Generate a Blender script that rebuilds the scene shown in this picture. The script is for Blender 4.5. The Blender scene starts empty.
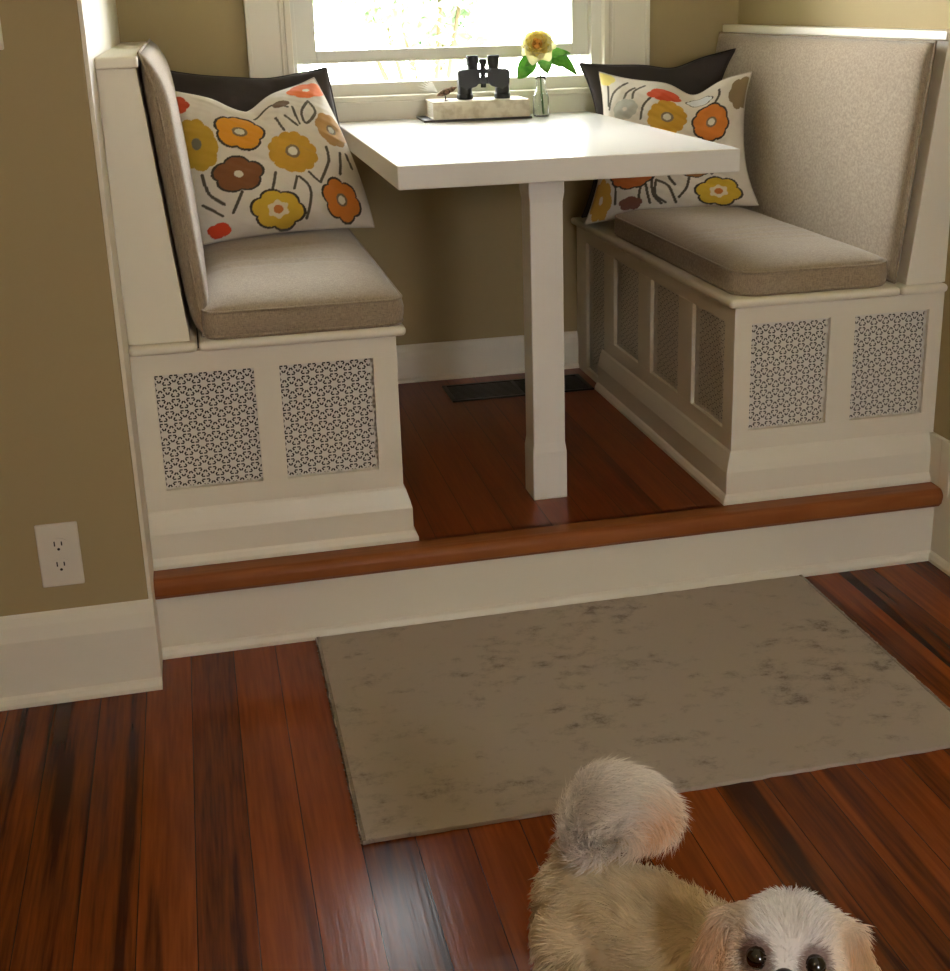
import bpy, bmesh, math, random
import numpy as np
from mathutils import Vector, Matrix
random.seed(7); RNG = np.random.default_rng(5)
PI = math.pi
COL = bpy.context.scene.collection
XR, H, D = 1.762, 0.178, 1.248          # nook width, raised floor height, nook depth
YB = 0.046                               # bench fronts
WL, WR = 0.525, 1.262                    # inner faces of the two benches
SEAT = 0.642; CAP = 1.175; TOP = 0.951

# ------------------------------------------------------------------ materials
def srgb(c):
    return tuple(((x/255)/12.92 if x/255 <= .04045 else ((x/255+.055)/1.055)**2.4) for x in c)
MATS = {}
def mat(name, rgb, rough=.5, **k):
    m = bpy.data.materials.new(name); m.use_nodes = True
    b = m.node_tree.nodes['Principled BSDF']
    b.inputs['Base Color'].default_value = (*srgb(rgb), 1); b.inputs['Roughness'].default_value = rough
    for a, v in k.items(): b.inputs[a].default_value = v
    MATS[name] = m
    return m
def N(m, t, **k):
    n = m.node_tree.nodes.new(t)
    for a, v in k.items():
        if hasattr(n, a) and a not in ('color',): setattr(n, a, v)
        else: n.inputs[a].default_value = v
    return n
def L(m, a, b): m.node_tree.links.new(a, b)
def bsdf(m): return m.node_tree.nodes['Principled BSDF']
def add_bump(m, scale, strength, dist=.002, detail=4, coord='Object', stretch=(1,1,1)):
    tc = N(m, 'ShaderNodeTexCoord'); mp = N(m, 'ShaderNodeMapping'); mp.inputs['Scale'].default_value = stretch
    n = N(m, 'ShaderNodeTexNoise'); n.inputs['Scale'].default_value = scale; n.inputs['Detail'].default_value = detail
    b = N(m, 'ShaderNodeBump'); b.inputs['Strength'].default_value = strength; b.inputs['Distance'].default_value = dist
    L(m, tc.outputs[coord], mp.inputs[0]); L(m, mp.outputs[0], n.inputs['Vector']); L(m, n.outputs['Fac'], b.inputs['Height'])
    L(m, b.outputs[0], bsdf(m).inputs['Normal'])
    return n
def mottled(m, n, c1, c2, lo=.35, hi=.65):
    r = N(m, 'ShaderNodeValToRGB'); e = r.color_ramp.elements
    e[0].position = lo; e[1].position = hi; e[0].color = (*srgb(c1), 1); e[1].color = (*srgb(c2), 1)
    L(m, n.outputs['Fac'], r.inputs[0]); L(m, r.outputs[0], bsdf(m).inputs['Base Color'])
    return r

paint = mat('white_trim_paint', (237, 230, 212), .38); add_bump(paint, 40, .08, .001)
wallm = mat('beige_wall_paint', (172, 154, 112), .85); add_bump(wallm, 120, .15, .001)
ceilm = mat('ceiling_paint', (235, 228, 214), .9); add_bump(ceilm, 90, .1, .001)
tablem = mat('white_table_paint', (240, 237, 230), .22); add_bump(tablem, 18, .04, .001)
sashm = mat('window_sash_paint', (226, 223, 212), .4); add_bump(sashm, 40, .05, .001)
plastic = mat('ivory_plastic', (225, 217, 200), .35); add_bump(plastic, 60, .02, .0005)
darkp = mat('dark_slot', (30, 24, 18), .7); add_bump(darkp, 60, .05, .0005)
blackm = mat('black_rubber', (20, 20, 23), .5); add_bump(blackm, 300, .2, .0005)
brownm = mat('chocolate_pillow_cloth', (38, 27, 25), .7); add_bump(brownm, 60, .3, .003)
bsdf(brownm).inputs['Sheen Weight'].default_value = .05
regm = mat('register_metal', (26, 20, 17), .4, Metallic=.6); add_bump(regm, 40, .1, .0005)
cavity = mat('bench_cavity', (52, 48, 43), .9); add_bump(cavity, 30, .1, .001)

def fabric(name, c1, c2, sc=900):
    m = mat(name, c1, .92); bsdf(m).inputs['Sheen Weight'].default_value = .25
    tc = N(m, 'ShaderNodeTexCoord')
    ws = []
    for st in ((1, .12, .12), (.12, 1, 1)):
        mp = N(m, 'ShaderNodeMapping'); mp.inputs['Scale'].default_value = st
        n = N(m, 'ShaderNodeTexNoise'); n.inputs['Scale'].default_value = sc*.6; n.inputs['Detail'].default_value = 2
        L(m, tc.outputs['Object'], mp.inputs[0]); L(m, mp.outputs[0], n.inputs['Vector']); ws.append(n)
    mx = N(m, 'ShaderNodeMath', operation='ADD'); L(m, ws[0].outputs['Fac'], mx.inputs[0]); L(m, ws[1].outputs['Fac'], mx.inputs[1])
    r = N(m, 'ShaderNodeValToRGB'); e = r.color_ramp.elements
    mh = N(m, 'ShaderNodeMath', operation='MULTIPLY'); mh.inputs[1].default_value = .5; L(m, mx.outputs[0], mh.inputs[0])
    e[0].position = .38; e[1].position = .62; e[0].color = (*srgb(c2), 1); e[1].color = (*srgb(c1), 1)
    L(m, mh.outputs[0], r.inputs[0]); L(m, r.outputs[0], bsdf(m).inputs['Base Color'])
    b = N(m, 'ShaderNodeBump'); b.inputs['Strength'].default_value = .35; b.inputs['Distance'].default_value = .001
    L(m, mh.outputs[0], b.inputs['Height']); L(m, b.outputs[0], bsdf(m).inputs['Normal'])
    return m
linen = fabric('taupe_linen', (174, 156, 130), (134, 117, 97), 1700)
piping = fabric('taupe_piping', (140, 122, 104), (104, 88, 74))

def wood_floor(name, width, dark=(60, 25, 9), mid=(120, 56, 20), light=(154, 78, 32), off=0.0, rough=.22, streak=.22, gs=26, swap=False):
    m = mat(name, mid, rough); bs = bsdf(m)
    tc = N(m, 'ShaderNodeTexCoord'); sp = N(m, 'ShaderNodeSeparateXYZ'); L(m, tc.outputs['Object'], sp.inputs[0])
    AX, AY = (sp.outputs['Y'], sp.outputs['X']) if swap else (sp.outputs['X'], sp.outputs['Y'])
    def mth(op, a, b=None, v=None):
        n = N(m, 'ShaderNodeMath', operation=op)
        L(m, a, n.inputs[0])
        if b is not None: L(m, b, n.inputs[1])
        if v is not None: n.inputs[1].default_value = v
        return n.outputs[0]
    xs = mth('ADD', mth('DIVIDE', AX, v=width), v=off)
    fl = mth('FLOOR', xs); fr = mth('SUBTRACT', xs, fl)
    wn = N(m, 'ShaderNodeTexWhiteNoise', noise_dimensions='1D'); L(m, fl, wn.inputs['W'])
    cb = N(m, 'ShaderNodeCombineXYZ')
    L(m, mth('MULTIPLY', AX, v=gs), cb.inputs[0]); L(m, mth('MULTIPLY', AY, v=.9), cb.inputs[1]); L(m, mth('MULTIPLY', wn.outputs['Value'], v=37), cb.inputs[2])
    g = N(m, 'ShaderNodeTexNoise'); g.inputs['Scale'].default_value = 1; g.inputs['Detail'].default_value = 5; g.inputs['Distortion'].default_value = .2
    L(m, cb.outputs[0], g.inputs['Vector'])
    g2 = N(m, 'ShaderNodeTexNoise'); g2.inputs['Scale'].default_value = 7; g2.inputs['Detail'].default_value = 3
    cb2 = N(m, 'ShaderNodeCombineXYZ'); L(m, mth('MULTIPLY', AX, v=22), cb2.inputs[0]); L(m, AY, cb2.inputs[1]); L(m, wn.outputs['Value'], cb2.inputs[2])
    L(m, cb2.outputs[0], g2.inputs['Vector'])
    cb3 = N(m, 'ShaderNodeCombineXYZ'); L(m, mth('MULTIPLY', AX, v=15), cb3.inputs[0]); L(m, mth('MULTIPLY', AY, v=.7), cb3.inputs[1]); L(m, mth('MULTIPLY', wn.outputs['Value'], v=11), cb3.inputs[2])
    g3 = N(m, 'ShaderNodeTexNoise'); g3.inputs['Scale'].default_value = 1; g3.inputs['Detail'].default_value = 1; L(m, cb3.outputs[0], g3.inputs['Vector'])
    st = N(m, 'ShaderNodeMapRange', interpolation_type='SMOOTHSTEP'); L(m, g3.outputs['Fac'], st.inputs[0]); st.inputs[1].default_value = .57; st.inputs[2].default_value = .66; st.inputs[3].default_value = 0; st.inputs[4].default_value = streak
    tone = mth('SUBTRACT', mth('ADD', mth('MULTIPLY', wn.outputs['Value'], v=.30), mth('ADD', mth('MULTIPLY', g.outputs['Fac'], v=.42), mth('MULTIPLY', g2.outputs['Fac'], v=.42))), st.outputs[0])
    r = N(m, 'ShaderNodeValToRGB'); e = r.color_ramp.elements
    e[0].position = .30; e[0].color = (*srgb(dark), 1); e[1].position = .82; e[1].color = (*srgb(light), 1)
    k = e.new(.54); k.color = (*srgb(mid), 1)
    L(m, tone, r.inputs[0])
    edge = mth('MINIMUM', fr, mth('SUBTRACT', mth('ADD', fr, v=0), v=0))
    d = N(m, 'ShaderNodeMath', operation='PINGPONG'); L(m, xs, d.inputs[0]); d.inputs[1].default_value = .5
    gap = mth('LESS_THAN', d.outputs[0], v=.0007/width)
    mx = N(m, 'ShaderNodeMix', data_type='RGBA'); L(m, gap, mx.inputs[0]); L(m, r.outputs[0], mx.inputs[6]); mx.inputs[7].default_value = (*srgb((40, 16, 7)), 1)
    L(m, mx.outputs[2], bs.inputs['Base Color'])
    b = N(m, 'ShaderNodeBump'); b.inputs['Strength'].default_value = .12; b.inputs['Distance'].default_value = .002
    L(m, mth('SUBTRACT', g2.outputs['Fac'], gap), b.inputs['Height']); L(m, b.outputs[0], bs.inputs['Normal'])
    bs.inputs['Specular IOR Level'].default_value = .2
    return m
floorm = wood_floor('fir_plank_floor', .085, off=.3)
nookfloor = wood_floor('fir_plank_nook_floor', .085, dark=(80, 34, 14), mid=(120, 54, 24), light=(142, 70, 32), off=.1, rough=.3, streak=.1)
nosem = wood_floor('fir_nosing', 12.0, dark=(92, 46, 20), mid=(136, 76, 38), light=(160, 98, 54), off=.5, rough=.4, swap=True)

def grille_mat():
    m = mat('perforated_grille', (228, 224, 214), .3)
    tc = N(m, 'ShaderNodeTexCoord'); sp = N(m, 'ShaderNodeSeparateXYZ'); L(m, tc.outputs['UV'], sp.inputs[0])
    def mth(op, a, b=None, v=None, v0=None):
        n = N(m, 'ShaderNodeMath', operation=op)
        if a is not None: L(m, a, n.inputs[0])
        if v0 is not None: n.inputs[0].default_value = v0
        if b is not None: L(m, b, n.inputs[1])
        if v is not None: n.inputs[1].default_value = v
        return n.outputs[0]
    a = .0285; q = a*math.sqrt(3)
    masks = []
    for ox, oy in ((0, 0), (.5, .5)):
        x = mth('SUBTRACT', mth('WRAP', mth('ADD', mth('DIVIDE', sp.outputs[0], v=a), v=ox+50), v=0), None, v=0)
        x = mth('SUBTRACT', mth('FRACT', mth('ADD', mth('DIVIDE', sp.outputs[0], v=a), v=ox+50)), v=.5)
        y = mth('MULTIPLY', mth('SUBTRACT', mth('FRACT', mth('ADD', mth('DIVIDE', sp.outputs[1], v=q), v=oy+50)), v=.5), v=math.sqrt(3))
        r = mth('SQRT', mth('ADD', mth('MULTIPLY', x, x), mth('MULTIPLY', y, y)))
        th = mth('PINGPONG', mth('ADD', mth('ARCTAN2', y, x), v=4*PI), v=PI/6)
        al = mth('MULTIPLY', r, mth('COSINE', th)); pe = mth('MULTIPLY', r, mth('SINE', th))
        k = mth('MULTIPLY', mth('GREATER_THAN', al, v=.24), mth('LESS_THAN', al, v=.455))
        k = mth('MULTIPLY', k, mth('MULTIPLY', mth('GREATER_THAN', pe, v=.055), mth('LESS_THAN', pe, v=.165)))
        masks.append(k)
    hole = mth('MAXIMUM', masks[0], masks[1])
    tr = N(m, 'ShaderNodeBsdfTransparent'); mix = N(m, 'ShaderNodeMixShader')
    L(m, hole, mix.inputs[0]); L(m, bsdf(m).outputs[0], mix.inputs[1]); L(m, tr.outputs[0], mix.inputs[2])
    L(m, mix.outputs[0], m.node_tree.nodes['Material Output'].inputs['Surface'])
    return m
grillem = grille_mat()

rugm = mat('rug_pile', (158, 142, 118), .97)
def _rug():
    m = rugm; tc = N(m, 'ShaderNodeTexCoord')
    a = N(m, 'ShaderNodeTexNoise'); a.inputs['Scale'].default_value = 16; a.inputs['Detail'].default_value = 8; a.inputs['Roughness'].default_value = .75
    b2 = N(m, 'ShaderNodeTexNoise'); b2.inputs['Scale'].default_value = 3200; b2.inputs['Detail'].default_value = 2
    mp = N(m, 'ShaderNodeMapping'); mp.inputs['Scale'].default_value = (1, 1.3, 1); L(m, tc.outputs['Object'], mp.inputs[0])
    L(m, mp.outputs[0], a.inputs['Vector']); L(m, tc.outputs['Object'], b2.inputs['Vector'])
    big = N(m, 'ShaderNodeTexNoise'); big.inputs['Scale'].default_value = 2.6; L(m, tc.outputs['Object'], big.inputs['Vector'])
    s = N(m, 'ShaderNodeMath', operation='MULTIPLY_ADD'); L(m, big.outputs['Fac'], s.inputs[0]); s.inputs[1].default_value = .35; L(m, a.outputs['Fac'], s.inputs[2])
    r = N(m, 'ShaderNodeValToRGB'); e = r.color_ramp.elements
    e[0].position = .5; e[0].color = (*srgb((156, 139, 126)), 1); e[1].position = .66; e[1].color = (*srgb((218, 202, 186)), 1)
    k = e.new(.57); k.color = (*srgb((200, 184, 168)), 1)
    L(m, s.outputs[0], r.inputs[0])
    mx = N(m, 'ShaderNodeMix', data_type='RGBA', blend_type='MULTIPLY'); mx.inputs[0].default_value = .22
    L(m, r.outputs[0], mx.inputs[6]); L(m, b2.outputs['Fac'], mx.inputs[7])
    L(m, mx.outputs[2], bsdf(m).inputs['Base Color'])
    b = N(m, 'ShaderNodeBump'); b.inputs['Strength'].default_value = .7; b.inputs['Distance'].default_value = .004
    L(m, b2.outputs['Fac'], b.inputs['Height']); L(m, b.outputs[0], bsdf(m).inputs['Normal'])
_rug()
rugedge = fabric('rug_edge', (150, 135, 112), (110, 96, 80), 500)

def attr_mat(name, rough=.85, sheen=.2, trans=0):
    m = mat(name, (200, 200, 200), rough)
    a = N(m, 'ShaderNodeVertexColor'); a.layer_name = 'Col'
    L(m, a.outputs['Color'], bsdf(m).inputs['Base Color']); bsdf(m).inputs['Sheen Weight'].default_value = sheen
    return m
flowerm = attr_mat('floral_print_cotton')
n_ = add_bump(flowerm, 500, .25, .0008)
furm = attr_mat('dog_fur', .8, .15)

def glass_mat(name, col, rough=0.0, ior=1.45):
    m = bpy.data.materials.new(name); m.use_nodes = True; b = bsdf(m)
    b.inputs['Base Color'].default_value = (*col, 1); b.inputs['Roughness'].default_value = rough
    b.inputs['IOR'].default_value = ior; b.inputs['Transmission Weight'].default_value = 1
    return m
vaseglass = glass_mat('vase_glass', (.96, .99, .97)); waterm = glass_mat('vase_water', (.97, .99, .98), 0, 1.33)
def pane_mat():
    m = bpy.data.materials.new('window_pane'); m.use_nodes = True; nt = m.node_tree
    g = N(m, 'ShaderNodeBsdfGlossy'); g.inputs['Roughness'].default_value = .02
    t = N(m, 'ShaderNodeBsdfTransparent'); f = N(m, 'ShaderNodeFresnel'); f.inputs[0].default_value = 1.3
    mx = N(m, 'ShaderNodeMixShader'); L(m, f.outputs[0], mx.inputs[0]); L(m, t.outputs[0], mx.inputs[1]); L(m, g.outputs[0], mx.inputs[2])
    L(m, mx.outputs[0], nt.nodes['Material Output'].inputs['Surface']); return m
panem = pane_mat()

# ------------------------------------------------------------------ mesh helpers
def link(name, me, m=None, parent=None, smooth=False):
    o = bpy.data.objects.new(name, me); COL.objects.link(o)
    if m: me.materials.append(m)
    if smooth:
        me.polygons.foreach_set('use_smooth', [True]*len(me.polygons))
    if parent: o.parent = parent
    return o
def obj(name, bm, m, parent=None, smooth=False, bevel=0, seg=2):
    if bevel:
        bmesh.ops.recalc_face_normals(bm, faces=bm.faces[:])
        es = [e for e in bm.edges if len(e.link_faces) == 2 and e.calc_face_angle(0) > .6]
        bmesh.ops.bevel(bm, geom=es, offset=bevel, segments=seg, affect='EDGES', profile=.5, clamp_overlap=True)
    bmesh.ops.recalc_face_normals(bm, faces=bm.faces[:])
    me = bpy.data.meshes.new(name); bm.to_mesh(me); bm.free()
    o = link(name, me, m, parent)
    if smooth:
        for p in me.polygons: p.use_smooth = True
    return o
def box(bm, x0, x1, y0, y1, z0, z1):
    v = [bm.verts.new((x, y, z)) for x in (x0, x1) for y in (y0, y1) for z in (z0, z1)]
    for f in ((0, 1, 3, 2), (4, 6, 7, 5), (0, 4, 5, 1), (2, 3, 7, 6), (0, 2, 6, 4), (1, 5, 7, 3)):
        bm.faces.new([v[i] for i in f])
def boxo(name, m, parent, *bs, bevel=.0015):
    bm = bmesh.new()
    for b in bs: box(bm, *b)
    return obj(name, bm, m, parent, bevel=bevel)
def prism(bm, poly, axis, a, b):
    """extrude a 2D polygon along axis (0,1,2) from a to b; poly coords are the other two axes in order"""
    def P(q, t):
        r = list(q); r.insert(axis, t); return r
    A = [bm.verts.new(P(q, a)) for q in poly]; B = [bm.verts.new(P(q, b)) for q in poly]
    bm.faces.new(A); bm.faces.new(B[::-1]); n = len(poly)
    for i in range(n): bm.faces.new([A[i], A[(i+1) % n], B[(i+1) % n], B[i]])
def sweep(bm, path, prof, z0, side=1):
    """mitred moulding: path = xy points, prof = (out, z) points; 'out' is to the right of travel * side"""
    n = len(path); rings = []
    P = [Vector(p) for p in path]
    for i in range(n):
        ds = []
        if i > 0: ds.append((P[i]-P[i-1]).normalized())
        if i < n-1: ds.append((P[i+1]-P[i]).normalized())
        ns = [Vector((d.y, -d.x))*side for d in ds]
        if len(ns) == 2:
            m = (ns[0]+ns[1]); m = m/(m.dot(ns[0]))
        else: m = ns[0]
        rings.append([bm.verts.new((P[i].x+m.x*o, P[i].y+m.y*o, z0+z)) for o, z in prof])
    k = len(prof)
    for i in range(n-1):
        for j in range(k): bm.faces.new([rings[i][j], rings[i][(j+1) % k], rings[i+1][(j+1) % k], rings[i+1][j]])
    bm.faces.new(rings[0]); bm.faces.new(rings[-1][::-1])
def lathe(bm, prof, c=(0, 0, 0), seg=24, mtx=None, sx=1, sy=1):
    rings = []
    for r, z in prof:
        if r < 1e-6: rings.append([bm.verts.new((c[0], c[1], c[2]+z))])
        else: rings.append([bm.verts.new((c[0]+sx*r*math.cos(2*PI*i/seg), c[1]+sy*r*math.sin(2*PI*i/seg), c[2]+z)) for i in range(seg)])
    for a, b in zip(rings[:-1], rings[1:]):
        for i in range(seg):
            j = (i+1) % seg
            if len(a) == 1 and len(b) == 1: continue
            if len(a) == 1: bm.faces.new([a[0], b[j], b[i]])
            elif len(b) == 1: bm.faces.new([a[i], a[j], b[0]])
            else: bm.faces.new([a[i], a[j], b[j], b[i]])
    vs = [v for r in rings for v in r]
    if mtx is not None: bmesh.ops.transform(bm, matrix=mtx, verts=vs)
    return vs
def tube(bm, pts, rad, seg=8):
    pts = [Vector(p) for p in pts]; n = len(pts); rings = []
    for i, p in enumerate(pts):
        t = (pts[min(i+1, n-1)]-pts[max(i-1, 0)]).normalized()
        u = t.cross(Vector((0, 0, 1)))
        if u.length < .1: u = t.cross(Vector((1, 0, 0)))
        u.normalize(); w = t.cross(u); r = rad[i] if hasattr(rad, '__len__') else rad
        rings.append([bm.verts.new(p+(u*math.cos(2*PI*k/seg)+w*math.sin(2*PI*k/seg))*r) for k in range(seg)])
    for a, b in zip(rings[:-1], rings[1:]):
        for k in range(seg): bm.faces.new([a[k], a[(k+1) % seg], b[(k+1) % seg], b[k]])
    bm.faces.new(rings[0][::-1]); bm.faces.new(rings[-1])
def empty(name, loc=(0, 0, 0), label=None, cat=None, group=None):
    o = bpy.data.objects.new(name, None); COL.objects.link(o); o.location = loc; o.empty_display_size = .05
    if label: tag(o, label, cat, group)
    return o
def tag(o, label, cat, group=None):
    o['label'] = label; o['category'] = cat
    if group: o['group'] = group
    return o
def struct(o): o['kind'] = 'structure'; return o
def rehome(root):
    """children were built in world coordinates: keep them there"""
    for c in root.children: c.location = Vector(c.location)-Vector(root.location)

# ------------------------------------------------------------------ room shell
X0, Y0, ZC = -2.4, -4.0, 2.5
struct(boxo('floor', floorm, None, (X0-.1, XR+.1, Y0-.1, -.012, -.06, 0), bevel=0))
struct(boxo('floor_nook', nookfloor, None, (-.12, XR+.1, .02, D+.12, .1, H), bevel=0))
# wood nosing with rounded front
bm = bmesh.new(); nz = [(.03, H)] + [(-.017+.018*-math.sin(t), H-.018+.018*math.cos(t)) for t in [i*PI/14 for i in range(8)]] + [(-.035, H-.032), (-.028, H-.041), (.03, H-.041)]
prism(bm, nz, 0, .003, XR-.012)
struct(obj('trim_1', bm, nosem))
struct(boxo('trim_2', paint, None, (0, XR, -.012, .02, 0, H-.041), bevel=0))
bm = bmesh.new(); sweep(bm, [(0.0, -.012), (XR, -.012)], [(0, .022), (.006, .018), (.011, .008), (.011, 0), (0, 0)], 0)
struct(obj('trim_3', bm, paint))
# left wall that faces the room, and the nook side
struct(boxo('wall_left', wallm, None, (X0-.1, -.004, -.12, D+.12, 0, ZC), bevel=.002))
struct(boxo('trim_4', paint, None, (-.004, .0035, -.115, D, 0, 2.12), bevel=.001))
struct(boxo('wall_right', wallm, None, (XR, XR+.1, Y0, D+.12, 0, ZC), bevel=0))
# back wall with window opening
WX0, WX1, WZ0, WZ1 = .447, 1.345, 1.012, 2.02
struct(boxo('wall_back', wallm, None, (-.004, WX0, D, D+.12, 0, ZC), (WX1, XR, D, D+.12, 0, ZC), (WX0, WX1, D, D+.12, 0, WZ0), (WX0, WX1, D, D+.12, WZ1, ZC), bevel=0))
struct(boxo('ceiling', ceilm, None, (X0-.1, XR+.1, Y0-.1, D+.12, ZC, ZC+.08), bevel=0))
struct(boxo('wall_far_left', wallm, None, (X0-.1, X0, Y0, -.12, 0, ZC), bevel=0))
# wall behind the camera with a second window
FW = (.75, 1.45, 1.1, 2.0)
struct(boxo('wall_front', wallm, None, (X0, FW[0], Y0-.1, Y0, 0, ZC), (FW[1], XR, Y0-.1, Y0, 0, ZC), (FW[0], FW[1], Y0-.1, Y0, 0, FW[2]), (FW[0], FW[1], Y0-.1, Y0, FW[3], ZC), bevel=0))
wf = boxo('window_2', sashm, None, (FW[0], FW[0]+.06, Y0-.08, Y0-.02, FW[2], FW[3]), (FW[1]-.06, FW[1], Y0-.08, Y0-.02, FW[2], FW[3]), (FW[0], FW[1], Y0-.08, Y0-.02, FW[2], FW[2]+.06), (FW[0], FW[1], Y0-.08, Y0-.02, FW[3]-.06, FW[3]), ((FW[0]+FW[1])/2-.02, (FW[0]+FW[1])/2+.02, Y0-.08, Y0-.02, FW[2], FW[3]))
struct(wf); boxo('pane', panem, wf, (FW[0]+.05, FW[1]-.05, Y0-.052, Y0-.048, FW[2]+.05, FW[3]-.05), bevel=0)

# baseboards
BP = [(0, .182), (.006, .176), (.012, .16), (.018, .132), (.018, .022), (.024, .018), (.029, .008), (.029, 0), (0, 0)]
bm = bmesh.new(); sweep(bm, [(X0, -.12), (.0045, -.12)], BP, 0)
struct(obj('baseboard_left', bm, paint))
BPn = [(0, .113), (.006, .108), (.012, .095), (.014, .08), (.014, .014), (.022, .008), (.022, 0), (0, 0)]
bm = bmesh.new(); sweep(bm, [(WL, D), (WR-.001, D)], BPn, H)
struct(obj('baseboard_back', bm, paint))
bm = bmesh.new(); sweep(bm, [(XR, -.012), (XR, Y0)], BP, 0)
struct(obj('baseboard_right', bm, paint))
struct(boxo('trim_5', paint, None, (XR-.012, XR, -.012, YB, H, H+.115), (XR-.012, XR, -.05, -.012, 0, H+.115), bevel=.002))

# ------------------------------------------------------------------ window_1
win = empty('window_1', (0, 0, 0)); struct(win)
def casing(name, x0, x1, inner):
    # flat board with a back band outside and a bead inside
    s = 1 if inner == 'r' else -1
    xi = x1 if inner == 'r' else x0
    bx = [(x0+(.004 if inner == 'l' else 0), x1-(.004 if inner == 'r' else 0), D-.020, D-.0005, .975, 2.13)]
    xo = x0 if inner == 'r' else x1
    bx.append((min(xo, xo+s*.012), max(xo, xo+s*.012), D-.030, D, .975, 2.13))
    bx.append((min(xi, xi-s*.018), max(xi, xi-s*.018), D-.028, D, .975, 2.13))
    bx.append((min(xi-s*.026, xi-s*.032), max(xi-s*.026, xi-s*.032), D-.025, D, .975, 2.13))
    boxo(name, paint, win, *bx, bevel=.002)
casing('casing', .334, .455, 'r'); casing('casing', 1.340, 1.478, 'l')
boxo('head_casing', paint, win, (.32, 1.492, D-.032, D, 2.0, 2.15), bevel=.003)
boxo('jamb', sashm, win, (WX0, WX0+.02, D, D+.11, WZ0, WZ1), (WX1-.035, WX1, D, D+.11, WZ0, WZ1), (WX0, WX1, D, D+.11, WZ1-.02, WZ1), bevel=.001)
SX0, SX1 = WX0+.02, WX1-.035
fr = boxo('sash_frame', sashm, win,
     (SX0, SX0+.056, D+.03, D+.065, 1.105, 1.99), (SX1-.048, SX1, D+.03, D+.065, 1.105, 1.99),
     (SX0+.056, SX1-.048, D+.03, D+.065, 1.105, 1.139), (SX0+.056, SX1-.048, D+.03, D+.065, 1.94, 1.99),
     (SX0+.004, SX1-.004, D+.024, D+.03, 1.105, 1.112), bevel=.002)
boxo('pane', panem, fr, (SX0+.05, SX1-.042, D+.046, D+.050, 1.134, 1.945), bevel=0)
boxo('sill_rail', sashm, win, (WX0, WX1, D+.02, D+.11, 1.012, 1.050), bevel=.002)
boxo('window_stool', paint, win, (.305, 1.505, D-.028, D+.02, 1.000, 1.016), bevel=.003)
boxo('apron', paint, win, (.334, 1.478, D-.014, D, .93, 1.0), bevel=.002)

# ------------------------------------------------------------------ benches
BB = [(0, .118), (.004, .113), (.012, .085), (.015, .072), (.015, .022), (.019, .018), (.024, .008), (.024, 0), (0, 0)]
def grille(bench, axis, pos, a0, a1, z0, z1, inward):
    """pos = face plane; sheet is recessed by 9 mm; inward = +1/-1 direction into the bench"""
    p = pos+inward*.009
    me = bpy.data.meshes.new('grille')
    if axis == 1: co = [(a0, p, z0), (a1, p, z0), (a1, p, z1), (a0, p, z1)]; th = (0, inward*.0012, 0)
    else: co = [(p, a0, z0), (p, a1, z0), (p, a1, z1), (p, a0, z1)]; th = (inward*.0012, 0, 0)
    back = [tuple(c+t for c, t in zip(q, th)) for q in co]
    me.from_pydata(co+back, [], [(0, 1, 2, 3), (4, 7, 6, 5)])
    uv = me.uv_layers.new(name='UVMap')
    vals = [(0, 0), (a1-a0, 0), (a1-a0, z1-z0), (0, z1-z0)]; q4 = vals+[vals[0], vals[3], vals[2], vals[1]]
    for i, u in enumerate(q4): uv.data[i].uv = (u[0]+.004, u[1]+.006)
    return link('grille', me, grillem, bench)
def frame_cells(lo, hi, opens, z0, z1, oz0, oz1):
    """boxes (a0,a1,z0,z1) of a face frame round openings"""
    out = [(lo, hi, z0, oz0), (lo, hi, oz1, z1)]; e = [lo]+[v for o in opens for v in o]+[hi]
    for i in range(0, len(e), 2): out.append((e[i], e[i+1], oz0, oz1))
    return out
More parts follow.
